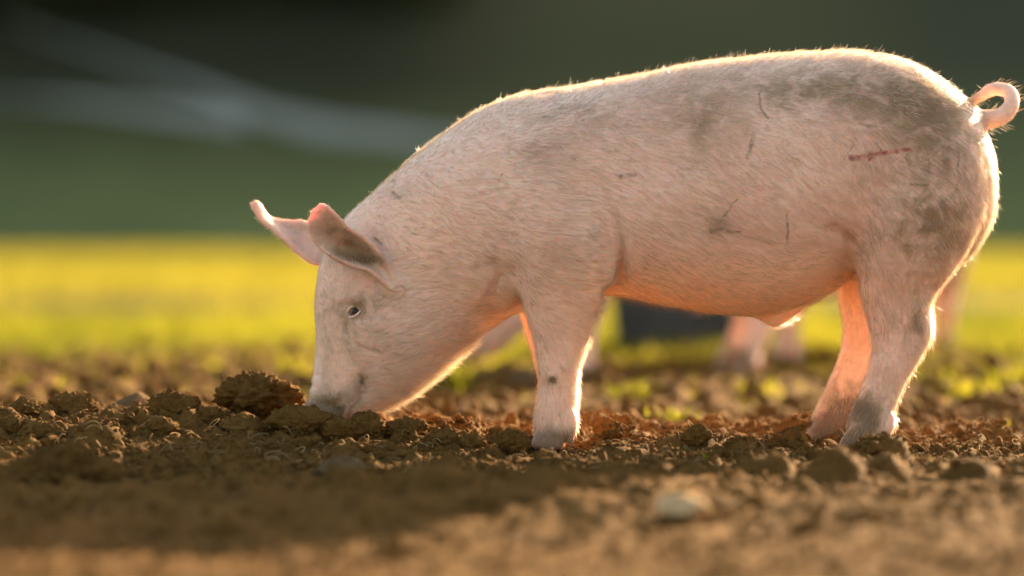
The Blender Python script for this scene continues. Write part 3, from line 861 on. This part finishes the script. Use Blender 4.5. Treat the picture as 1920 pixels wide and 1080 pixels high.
def grow_hair(n, r):
    tri = np.vstack([BQ[:, [0, 1, 2]], BQ[:, [0, 2, 3]]])
    A, B, C = BV[tri[:, 0]], BV[tri[:, 1]], BV[tri[:, 2]]
    area = np.linalg.norm(np.cross(B - A, C - A), axis=1)
    cen = (A + B + C) / 3
    uu, vv = 960 + cen[:, 0] * F_PX / cen[:, 1], HORIZON - (cen[:, 2] - CAM_H) * F_PX / cen[:, 1]
    dens = np.ones(len(tri))
    dens[(vv > 770) & (uu < 720)] *= .12
    dens[(vv > 812) & (uu > 960)] *= .1
    dens[(uu > 1800) & (vv < 245) & (vv > 150)] *= .55
    nrm_y = BN[tri[:, 0], 1]
    dens[(uu < 740) & (vv < 500)] *= 1.6
    jw = (uu < 890) & (uu > 650) & (BN[tri[:, 0], 2] < -.62); dens[jw] *= 1.6
    dens *= np.where(nrm_y > .55, .35, 1.0)          # the far side needs fewer
    f = r.choice(len(tri), n, p=area * dens / (area * dens).sum())
    a, b = r.random(n), r.random(n); sw = a + b > 1; a[sw] = 1 - a[sw]; b[sw] = 1 - b[sw]
    p = A[f] + (B - A)[f] * a[:, None] + (C - A)[f] * b[:, None]
    nn = BN[tri[f, 0]] * (1 - a - b)[:, None] + BN[tri[f, 1]] * a[:, None] + BN[tri[f, 2]] * b[:, None]
    nn /= np.linalg.norm(nn, axis=1)[:, None]
    u, v = uu[f], vv[f]
    t = flow_dir(u, v)
    t += np.stack([fbm(p * 30, 2, 3), fbm(p * 30, 2, 33), fbm(p * 30, 2, 63)], -1) * .16 + r.normal(size=(n, 3)) * .12
    t -= nn * (t * nn).sum(1)[:, None]; t /= np.linalg.norm(t, axis=1)[:, None] + 1e-9
    L = r.uniform(.010, .020, n)
    face = np.clip((760 - u) / 120, 0, 1); L *= 1 - .5 * face
    ear_ = ((u < 745) & (v < 540)); L[ear_] *= .75
    L[(v > 640) & (u > 960)] *= .7
    tail_ = (u > 1830) & (v < 245); L[tail_] *= .5
    lift = np.abs(r.normal(.10, .10, n)) + .05
    stray = r.random(n) < .022; lift[stray] += r.uniform(.3, .9, stray.sum()); L[stray] *= 1.15
    top = nn[:, 2] > .75; lift[top] *= 1.5; L[top] *= .8
    jaw = (u < 880) & (nn[:, 2] < -.6) ; lift[jaw] += .3; L[jaw] *= 1.5
    legr = (nn[:, 0] > .3) & (v > 560) & (u > 960); lift[legr] += .15; L[legr] *= 1.25
    rear = (nn[:, 0] > .55) & (v > 480); lift[rear] += .2 * r.random(rear.sum())
    tail_l = tail_ & (r.random(n) < .15); L[tail_l] *= 2.6; lift[tail_l] += .5
    return p, nn, t, L, lift, mud[tri[f, 0]] * np.clip(.5 + fbm(p * 26, 3, 77) * 1.1, 0, 1)
def hair_mesh(p, nn, t, L, lift, rad):
    n = len(p)
    d0 = t * np.cos(lift + .25)[:, None] + nn * np.sin(lift + .25)[:, None]
    d1 = t * np.cos(lift - .05)[:, None] + nn * np.sin(lift - .05)[:, None]
    p0 = p - nn * .0006; p1 = p0 + d0 * (L * .5)[:, None]; p2 = p1 + d1 * (L * .5)[:, None]
    s = np.cross(t, nn); q = np.cross(s, d0)
    V = np.empty((n, 7, 3))
    for k in range(3):
        a = 2 * math.pi * k / 3
        o = s * math.cos(a) + q * math.sin(a)
        V[:, k] = p0 + o * rad[:, None]; V[:, 3 + k] = p1 + o * rad[:, None] * .8
    V[:, 6] = p2
    b = (np.arange(n) * 7)[:, None]
    Q = np.vstack([b + np.array([[k, (k + 1) % 3, 3 + (k + 1) % 3, 3 + k]]) for k in range(3)])
    T = np.vstack([b + np.array([[3 + k, 3 + (k + 1) % 3, 6]]) for k in range(3)])
    return V.reshape(-1, 3), Q, T
hr = np.random.default_rng(11)
hp = grow_hair(120000, hr)
hv, hq_, ht_ = hair_mesh(*hp[:5], hr.uniform(.00011, .00020, len(hp[0])))
hair_me = mesh_np("bristles", hv - ROOT, [hq_, ht_])
hair_me.attributes.new("mud", 'FLOAT', 'POINT').data.foreach_set('value', np.repeat(hp[5], 7).astype(np.float32))
hair = link("bristles", hair_me, HAIRMAT, pig)
hair['kind'] = "stuff"
# ------------------------------------------------------------------ the pigs behind: copies of the animal, smaller with distance
def copy_pig(loc, s, rz, body_mesh=None):
    r = pig.copy(); col.objects.link(r); r.location = loc; r.scale = (s, s, s); r.rotation_euler = (0, 0, rz)
    for ch in list(pig.children):
        if ch.name.startswith("bristles"): continue
        if body_mesh is not None and not ch.name.startswith("body"): continue
        c = ch.copy(); col.objects.link(c); c.parent = r
        if body_mesh is not None: c.data = body_mesh
        for g in ch.children:
            d = g.copy(); col.objects.link(d); d.parent = c
    return r
p1 = copy_pig(((862 - 960) / F_PX * 9.4 + .607 * .80, 9.4, -.004), .80, R(2))
p1['label'] = "grazing pig behind the big one, its head showing in front of the big pig's foreleg"
# second one carries its head up: a coarser copy of the body with the neck raised
V2 = BV - ROOT
piv = P(930, 420) - ROOT
wgt = sstep((960 - U_) / 260.0); wgt = np.where(W_ > 640, np.where(U_ > 940, 0, wgt), wgt)
ang = R(-42) * wgt
dx, dz = V2[:, 0] - piv[0], V2[:, 2] - piv[2]
V2 = np.stack([piv[0] + dx * np.cos(ang) - dz * np.sin(ang), V2[:, 1], piv[2] + dx * np.sin(ang) + dz * np.cos(ang)], -1)
me2 = mesh_np("standing_pig_body", V2, BQ)
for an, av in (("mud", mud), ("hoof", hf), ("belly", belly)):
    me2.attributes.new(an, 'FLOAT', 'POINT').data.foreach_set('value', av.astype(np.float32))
to = bpy.data.objects.new("standing_pig_source", me2); col.objects.link(to)
dm = to.modifiers.new("d", 'DECIMATE'); dm.ratio = .12
dg = bpy.context.evaluated_depsgraph_get()
me3 = bpy.data.meshes.new_from_object(to.evaluated_get(dg)); me3.name = "standing_pig_body"
bpy.data.objects.remove(to); bpy.data.meshes.remove(me2)
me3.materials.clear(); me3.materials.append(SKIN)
me3.polygons.foreach_set('use_smooth', np.ones(len(me3.polygons), dtype=bool))
p2 = copy_pig(((1556 - 960) / F_PX * 10.2, 10.36, -.006), .98, R(-94.5), me3)
p2['label'] = "pig facing away, its pale hind leg showing between the big pig's belly and hind legs"
p3 = copy_pig(((1706 - 960) / F_PX * 11.0, 11.1, -.006), .76, R(-86), me3)
p3['label'] = "pig facing away farthest off, its leg showing behind the big pig's hock"

# ---- dark trough in the grass
def trough():
    m, nt, out = new_mat("dark_plastic"); N = NT(nt)
    geo = N.node("ShaderNodeNewGeometry")
    c = N.ramp(N.noise(geo.outputs['Position'], 14.0, 5, .6), [(.35, (.040, .039, .036)), (.7, (.070, .068, .062))])
    bs = N.node("ShaderNodeBsdfPrincipled"); N.l(c, bs.inputs['Base Color']); bs.inputs['Roughness'].default_value = .8; bs.inputs['Specular IOR Level'].default_value = .05
    N.l(bs.outputs[0], out.inputs[0])
    root = bpy.data.objects.new("feed_trough", None); col.objects.link(root)
    tag(root, "dark grey trough standing in the grass behind the pigs' legs", "trough")
    W, D, H = .52, .30, .34
    x, y = (1300 - 960) / F_PX * 11.6, 11.6
    root.location = (x, y, 0)
    bm = bmesh.new(); bmesh.ops.create_cube(bm, size=1)
    for v in bm.verts:
        k = 1 if v.co.z > 0 else .88
        v.co = Vector((v.co.x * W * k, v.co.y * D * k, (v.co.z + .5) * H - .01))
    top = [f for f in bm.faces if f.normal.z > .9]
    r = bmesh.ops.inset_region(bm, faces=top, thickness=.03)
    for v in top[0].verts: v.co.z -= H * .75
    bmesh.ops.bevel(bm, geom=[e for e in bm.edges], offset=.012, segments=2, affect='EDGES')
    me = bpy.data.meshes.new("basin"); bm.to_mesh(me); bm.free()
    link("basin", me, m, root)
    bm = bmesh.new()
    path = [(-W / 2, -D / 2), (W / 2, -D / 2), (W / 2, D / 2), (-W / 2, D / 2)]
    for k in range(4):
        a, b = Vector((*path[k], H)), Vector((*path[(k + 1) % 4], H))
        mid = (a + b) / 2; L = (b - a).length + .03
        M = Matrix.Translation(mid) @ Matrix.Rotation(math.atan2(b.y - a.y, b.x - a.x), 4, 'Z') @ Matrix.Diagonal((L, .03, .025, 1))
        bmesh.ops.create_cube(bm, size=1, matrix=M)
    me = bpy.data.meshes.new("rim"); bm.to_mesh(me); bm.free()
    link("rim", me, m, root)
trough()

# ------------------------------------------------------------------ clods, stones, crumbs
def ico(sub):
    bm = bmesh.new(); bmesh.ops.create_icosphere(bm, subdivisions=sub, radius=1)
    V = np.array([v.co[:] for v in bm.verts]); F = np.array([[v.index for v in f.verts] for f in bm.faces]); bm.free()
    return V, F
def lumpy(sub, seed, rough, fine=0.0, flat=1.0):
    V, F = ico(sub)
    r = 1 + fbm(V * 1.3 + seed * 7.1, 2, seed) * rough + fbm(V * 3.6 + seed, 3, seed + 3) * rough * .5
    V = V * r[:, None]
    g = np.random.default_rng(seed)
    for _ in range(6):                       # broken facets
        n = g.normal(size=3); n /= np.linalg.norm(n); c = g.uniform(.62, .85); d = V @ n; k = d > c
        V[k] -= np.outer(d[k] - c, n) * .8
    N = V / np.linalg.norm(V, axis=1)[:, None]
    V = V * np.array([1, 1, flat])
    N = N / np.array([1, 1, flat]); N /= np.linalg.norm(N, axis=1)[:, None]
    if fine:                                 # granules
        h = np.abs(fbm(V * 7 + seed, 3, seed + 5)) * .7 + np.abs(vnoise(V * 17 + seed, seed + 8)) * .45 + np.abs(vnoise(V * 34 + seed, seed + 9)) * .28
        V = V + N * (h * fine)[:, None]
    return V, F
clod_meshes = []
for k in range(7):
    V, F = lumpy(5, 31 + k, .30, .22, .62)
    clod_meshes.append(mesh_np("clod", V, F))
    clod_meshes[-1].materials.append(CLOD)
def stone_material():
    m, nt, out = new_mat("pale_stone"); N = NT(nt)
    tc = N.node("ShaderNodeTexCoord"); vec = tc.outputs['Object']
    c = N.ramp(N.noise(vec, 2.2, 6, .65), [(.3, (.085, .050, .024)), (.55, (.13, .082, .044)), (.75, (.18, .12, .07))])
    c = N.mix(N.mapr(N.noise(vec, 5.0, 5, .7), .5, .65, 0, .6), c, (.10, .055, .022))
    bs = N.node("ShaderNodeBsdfDiffuse"); N.l(c, bs.inputs['Color'])
    N.l(N.bump(N.noise(vec, 14.0, 5, .7), .5, .06), bs.inputs['Normal'])
    N.l(bs.outputs[0], out.inputs[0]); return m
STONE = stone_material()
stone_meshes = []
for k in range(3):
    V, F = lumpy(4, 71 + k, .16, .015, .62)
    stone_meshes.append(mesh_np("stone", V, F)); stone_meshes[-1].materials.append(STONE)

def lump_at(name, me, u, v, d, w_px, h_px, label, cat, group=None, rz=0.0, dep=1.0):
    """centre pixel (u, v) at distance d; size from pixels at that distance"""
    s = d / F_PX
    o = link(name, me)
    o.scale = (w_px * s / 2 * .92, w_px * s / 2 * dep, h_px * s / 2 * 1.4)
    x, z = (u - 960) * s, CAM_H - (v - HORIZON) * s
    o.location = (x, d, z); o.rotation_euler = (0, 0, rz)
    tag(o, label, cat, group); return o
def sit(o, sink=.35):
    g = float(height(o.location.x, o.location.y)[0])
    o.location.z = g + o.scale.z * .62 * (1 - 2 * sink) ; return o
lump_at("earth_clod", clod_meshes[0], 482, 740, 6.20, 165, 84, "largest rough brown clod lying on the ridge by the pig's nose", "clod", "clods", .0, .8)
lump_at("stone", stone_meshes[0], 252, 764, 6.42, 104, 60, "smooth pale stone half buried among clods on the ridge", "stone", "stones", .0, .8)
sit(lump_at("stone", stone_meshes[1], 988, 715, 8.2, 78, 52, "pale stone lying on soil behind the pig's foreleg", "stone", "stones", .4), .2)
sit(lump_at("stone", stone_meshes[2], 1280, 945, 4.70, 105, 58, "pale stone alone on the bare foreground soil, sunlight painted into its colour", "stone", "stones", .3), .22)
white = STONE.copy(); white.name = "sun_painted_stone"  # lighter, warmer copy with sunlight painted into the stone's colour
for nd in white.node_tree.nodes:
    if nd.type == 'VALTORGB':
        for e, c_ in zip(nd.color_ramp.elements, ((.42, .26, .13), (.55, .36, .19), (.62, .43, .25))): e.color = (*c_, 1)
stone_meshes[2].materials.clear(); stone_meshes[2].materials.append(white)
sit(lump_at("stone", stone_meshes[1], 640, 840, 5.55, 100, 66, "grey stone on the soil in front of the pig's snout", "stone", "stones", 1.2), .3)
lump_at("earth_clod", clod_meshes[2], 962, 828, 5.95, 66, 40, "flat pale brown clod against the front of the pig's foreleg", "clod", "clods", .6)
lump_at("earth_clod", clod_meshes[3], 1142, 806, 6.12, 52, 46, "rounded clod standing just behind the pig's front hoof", "clod", "clods", 1.6)
lump_at("earth_clod", clod_meshes[4], 690, 800, 6.02, 74, 52, "dark clod under the pig's chin", "clod", "clods", 2.2)
lump_at("earth_clod", clod_meshes[5], 560, 790, 5.98, 92, 60, "brown clod pushed up against the pig's nose", "clod", "clods", .9)
lump_at("earth_clod", clod_meshes[1], 628, 806, 5.99, 84, 52, "low clod directly under the pig's mouth", "clod", "clods", 1.3)
sit(lump_at("earth_clod", clod_meshes[6], 110, 850, 5.35, 190, 110, "big dark clod in the shaded foreground below the ridge", "clod", "clods", .2), .3)
cr = np.random.default_rng(99)
for (u, v, d, wpx, hpx, lb) in [(60, 760, 6.15, 80, 50, "craggy clod on the ridge crest at the end away from the pig"), (140, 752, 6.2, 95, 62, "tall crumbly clod on the ridge beside the smooth pale stone"),
        (330, 765, 6.1, 90, 60, "broad crumbly clod between the smooth pale stone and the largest clod"), (395, 775, 6.05, 70, 44, "small clod leaning at the foot of the largest clod"),
        (210, 785, 6.02, 80, 42, "low flat clod just in front of the smooth pale stone"), (455, 792, 6.0, 90, 46, "flat crumbly clod directly in front of the largest clod"),
        (300, 800, 5.95, 70, 40, "small low clod on the slope before the broad ridge clod"), (20, 790, 6.0, 80, 50, "dark clod at the very end of the ridge, below the craggy one"),
        (90, 800, 5.95, 70, 40, "small clod on the ridge slope above the big shaded clod"), (760, 806, 6.05, 80, 42, "low clod on the soil just behind the pig's chin"),
        (830, 812, 6.0, 70, 40, "low clod midway between the pig's chin and foreleg"), (890, 820, 5.98, 60, 36, "small clod before the pale clod at the foreleg")]:
    o = lump_at("earth_clod", clod_meshes[int(cr.integers(0, 7))], u, v, d, wpx, hpx, lb, "clod", "clods", cr.uniform(0, 6.3), cr.uniform(.7, 1.1))
    g = float(height(o.location.x, o.location.y)[0])
    if o.location.z - o.scale.z * .34 > g: o.location.z = g + o.scale.z * .3
for k in range(46):
    d = cr.choice([cr.uniform(4.0, 5.6), cr.uniform(5.7, 7.0), cr.uniform(7.0, 10.0)], p=[.3, .4, .3])
    u = cr.uniform(20, 1900)
    wpx = cr.uniform(26, 52) * 6.1 / d
    o = lump_at("earth_clod", clod_meshes[int(cr.integers(0, 7))], u, 800, d, wpx, wpx * cr.uniform(.5, .8),
                "loose brown clod on open soil in front of the pig" if d < 5.7 else ("loose brown clod on the soil around the pig's legs" if d < 7.0 else "loose brown clod on bare soil before the grass"),
                "clod", "clods", cr.uniform(0, 6.3), cr.uniform(.7, 1.1))
    sit(o, cr.uniform(.25, .4))

def crumbs(n, sub, ylo, yhi, slo, shi, seed, nvar=10):
    r = np.random.default_rng(seed)
    base = [lumpy(sub, 200 + seed * 31 + i, .5) for i in range(nvar)]
    y = r.uniform(ylo, yhi, n); x = r.uniform(-1, 1, n) * (.150 * y + .12)
    s = slo * (shi / slo) ** (r.random(n) ** 2.0)
    z = height(x, y)
    Vs, Fs = [], []
    off = 0
    for i in range(nvar):
        k = np.arange(i, n, nvar)
        B, F = base[i]
        q = r.normal(size=(len(k), 4)); q /= np.linalg.norm(q, axis=1)[:, None]
        a, b, c, d = q.T
        M = np.stack([np.stack([1 - 2 * (c * c + d * d), 2 * (b * c - a * d), 2 * (b * d + a * c)], -1),
                      np.stack([2 * (b * c + a * d), 1 - 2 * (b * b + d * d), 2 * (c * d - a * b)], -1),
                      np.stack([2 * (b * d - a * c), 2 * (c * d + a * b), 1 - 2 * (b * b + c * c)], -1)], 1)
        sc = s[k][:, None, None] * r.uniform(.65, 1.15, (len(k), 1, 3))
        V = np.einsum('nij,vj->nvi', M, B) * sc
        V += np.stack([x[k], y[k], z[k] + s[k] * .35], -1)[:, None, :]
        Vs.append(V.reshape(-1, 3)); Fs.append((F[None] + (np.arange(len(k)) * len(B))[:, None, None] + off).reshape(-1, 3)); off += len(k) * len(B)
    return np.vstack(Vs), np.vstack(Fs)
cs_ = Soup()
for a in ((30000, 1, 5.5, 6.9, .0018, .006, 1), (1200, 2, 5.5, 7.2, .005, .014, 2), (2500, 1, 6.9, 11.0, .008, .03, 3), (3000, 1, 3.3, 5.5, .003, .010, 4)):
    V, F = crumbs(*a); cs_.add(V, None, F)
crumb = link("soil_crumbs", cs_.mesh("soil_crumbs", True), CLOD)
tag(crumb, "loose brown soil crumbs scattered over the ploughed ground", "soil", kind="stuff")

# ------------------------------------------------------------------ grass
def blades(x, y, h, w, lean, r, z=None, yawlock=False):
    n = len(x)
    z = height(x, y) if z is None else z
    a = r.uniform(0, 2 * np.pi, n); la = r.uniform(0, 2 * np.pi, n)
    side = np.stack([np.cos(a), np.sin(a), np.zeros(n)], -1) * w[:, None]
    ld = np.stack([np.cos(la), np.sin(la), np.zeros(n)], -1) * (lean * h)[:, None]
    b = np.stack([x, y, z - .004], -1); up = np.array([0, 0, 1.0])
    m = b + up * (h * .55)[:, None] + ld * .3; t = b + up * (h * (1 - .25 * lean))[:, None] + ld
    V = np.stack([b - side * .5, b + side * .5, m + side * .42, m - side * .42, t], 1).reshape(-1, 3)
    k = (np.arange(n) * 5)[:, None]
    return V, k + np.array([[0, 1, 2, 3]]), k + np.array([[3, 2, 4]])
def grass_material(name, c0, c1, trans=.55):
    m, nt, out = new_mat(name); N = NT(nt)
    geo = N.node("ShaderNodeNewGeometry")
    c = N.mix(geo.outputs['Random Per Island'], c0, c1)
    mp = N.node("ShaderNodeMapping"); mp.inputs['Scale'].default_value = (.9, .22, .5); N.l(geo.outputs['Position'], mp.inputs[0])
    c = N.mix(N.mapr(N.noise(mp.outputs[0], 1.0, 4, .6), .42, .66, 0, .75), c, tuple(x * k for x, k in zip(c0, (.42, .55, .8))))
    d = N.node("ShaderNodeBsdfPrincipled"); N.l(c, d.inputs['Base Color']); d.inputs['Roughness'].default_value = .32; d.inputs['Specular IOR Level'].default_value = 0
    t = N.node("ShaderNodeBsdfTranslucent"); N.l(c, t.inputs['Color'])
    mx = N.node("ShaderNodeMixShader"); mx.inputs[0].default_value = trans
    N.l(d.outputs[0], mx.inputs[1]); N.l(t.outputs[0], mx.inputs[2]); N.l(mx.outputs[0], out.inputs[0]); return m
G_NEAR = grass_material("young_grass", (.090, .088, .0070), (.215, .176, .014))
G_FAR = grass_material("dry_grass", (.115, .098, .0110), (.190, .152, .017))
gr = np.random.default_rng(17)
def field_pts(n, ylo, yhi, power=1.0):
    y = ylo + (yhi - ylo) * gr.random(n) ** power
    x = gr.uniform(-1, 1, n) * (.150 * y + .25)
    return x, y
# near fringe: patchy
x, y = field_pts(66000, 7.8, 17.8, 1.15)
pn = np.stack([x, y, np.zeros(len(x))], -1)
m_ = fbm(pn * np.array([1.1, .55, 1]), 3, 91) * .5 + fbm(pn * 3.2, 2, 95) * .3
keep = gr.random(len(x)) < np.clip((y - 9.1 + 1.2 * sstep((x - .5) / .5)) / 3.0 + m_ * .9, .05, 1)
x, y = x[keep], y[keep]
s = Soup(); s.add(*blades(x, y, gr.uniform(.025, .07, len(x)) * np.clip(.6 + (y - 9) / 6, .5, 1.1) * np.clip((18.4 - y) / 3.0, .35, 1), np.where(gr.random(len(x)) < .025, gr.uniform(.010, .020, len(x)), gr.uniform(.0025, .005, len(x))), gr.uniform(.2, .9, len(x)), gr))
g1 = link("grass_fringe", s.mesh("grass_fringe", False), G_NEAR)
tag(g1, "short yellow green grass fringe beyond the bare soil", "grass", kind="stuff")
x, y = field_pts(90000, 18.0, 73.5, 1.25)
pn = np.stack([x, y, np.zeros(len(x))], -1)
keep = gr.random(len(x)) < np.clip(sstep((y - 19.6 + fbm(pn * np.array([.4, .2, 1]), 3, 97) * 1.6) / 2.6) + .22 + fbm(pn * np.array([.5, .3, 1]), 3, 107) * .25, 0, 1)
x, y = x[keep], y[keep]
s = Soup(); s.add(*blades(x, y, gr.uniform(.06, .13, len(x)), gr.uniform(.008, .016, len(x)) * (1 + y / 40) * np.where(y < 23, .6, 1), gr.uniform(.2, .8, len(x)), gr))
g2 = link("grass_field", s.mesh("grass_field", False), G_FAR)
tag(g2, "bright golden grass field reaching to the foot of the hill", "grass", kind="stuff")

def tuft(u, v, h_px, n, spread_px, label, group="grass tufts"):
    xx, d = ground_at(u, v, .0)
    for _ in range(4):
        g = float(height(xx, d)[0]); xx, d = ground_at(u, v, min(g, .2))
    sc = d / F_PX
    r = np.random.default_rng(int(u * 7 + v))
    bx = r.normal(0, spread_px * sc * .35, n); by = r.normal(0, spread_px * sc * .35, n)
    V, Q, T = blades(bx, by, h_px * sc * r.uniform(.5, 1.0, n), r.uniform(.0026, .0042, n) * (d / 6.1) ** 1.5, r.uniform(.2, .8, n), r, z=np.zeros(n))
    so = Soup(); so.add(V, Q, T)
    o = link("grass_tuft", so.mesh("grass_tuft", False), G_NEAR, None, (xx, d, float(height(xx, d)[0])))
    tag(o, label, "grass", group)
for (u, v, hp_, n, sp, lb) in [
    (1262, 798, 56, 50, 60, "small bright grass tuft in the soil between the pig's fore and hind legs"),
    (845, 738, 95, 110, 44, "green grass tuft behind the pig's jaw"),
    (785, 752, 70, 60, 30, "low grass tuft under the pig's jaw line"),
    (36, 740, 70, 7, 16, "thin grass sprig rising at the left end of the soil ridge"),
    (108, 752, 44, 4, 8, "thin grass sprig among the clods left of the flat stone"),
    (235, 722, 40, 5, 16, "short grass sprig behind the flat pale stone"),
    (255, 700, 50, 10, 30, "grass sprig on dark soil beyond the ridge"),
    (1885, 800, 46, 8, 16, "upright grass sprig on the soil behind the pig's tail end"),
    (1755, 858, 26, 3, 14, "tiny grass sprig beside the pig's hind hoof"),
    (1352, 800, 26, 4, 12, "tiny grass sprig between clods under the belly"),
    (660, 690, 40, 8, 20, "short grass sprig just behind the pig's face"),
    (1320, 880, 36, 3, 8, "thin grass sprig on the foreground soil before the hind hoof"),
    (1180, 742, 50, 40, 60, "grass patch on the soil behind the pig's elbow"),
    (1420, 735, 44, 36, 60, "grass patch on the soil below the pig's belly tip"),
    (1810, 745, 60, 60, 80, "leafy grass tuft on the soil behind the pig's hock"),
    (1895, 728, 64, 70, 70, "tall leafy grass tuft farthest behind the pig's tail end"),
    (90, 690, 56, 50, 60, "grass tuft on dark soil beyond the end of the ridge"),
    (545, 700, 50, 50, 50, "grass tuft beyond the largest clod by the pig's forehead"),
    (400, 690, 44, 40, 60, "low grass tuft on the soil beyond the largest clod"),
    (340, 720, 36, 12, 26, "short dry grass sprig between flat stone and largest clod")]:
    tuft(u, v, hp_, n, sp, lb)

# ---- bits of root and straw lying on the crumbs
sr = np.random.default_rng(3)
ss = Soup()
for k in range(750):
    y = sr.uniform(5.6, 6.8); x = sr.uniform(-1, 1) * .145 * y
    L = sr.uniform(.008, .035); a = sr.uniform(0, 6.28)
    t = np.linspace(-1, 1, 7)
    bend = sr.normal(0, .5); px_ = x + np.cos(a + bend * t) * t * L / 2; py_ = y + np.sin(a + bend * t) * t * L / 2
    pz = height(px_, py_).max() + .002 + (1 - t ** 2) * sr.uniform(0, .012) + sr.uniform(-.1, .25) * L * t
    ss.add(*tube(np.stack([px_, py_, pz], -1), np.full(7, sr.uniform(.0004, .0009)), 4))
straw = link("straw_bits", ss.mesh("straw_bits"), grass_material("straw", (.28, .18, .08), (.42, .29, .15), .35))
tag(straw, "thin pale rootlets and straw bits caught on the crumbs", "straw", kind="stuff")
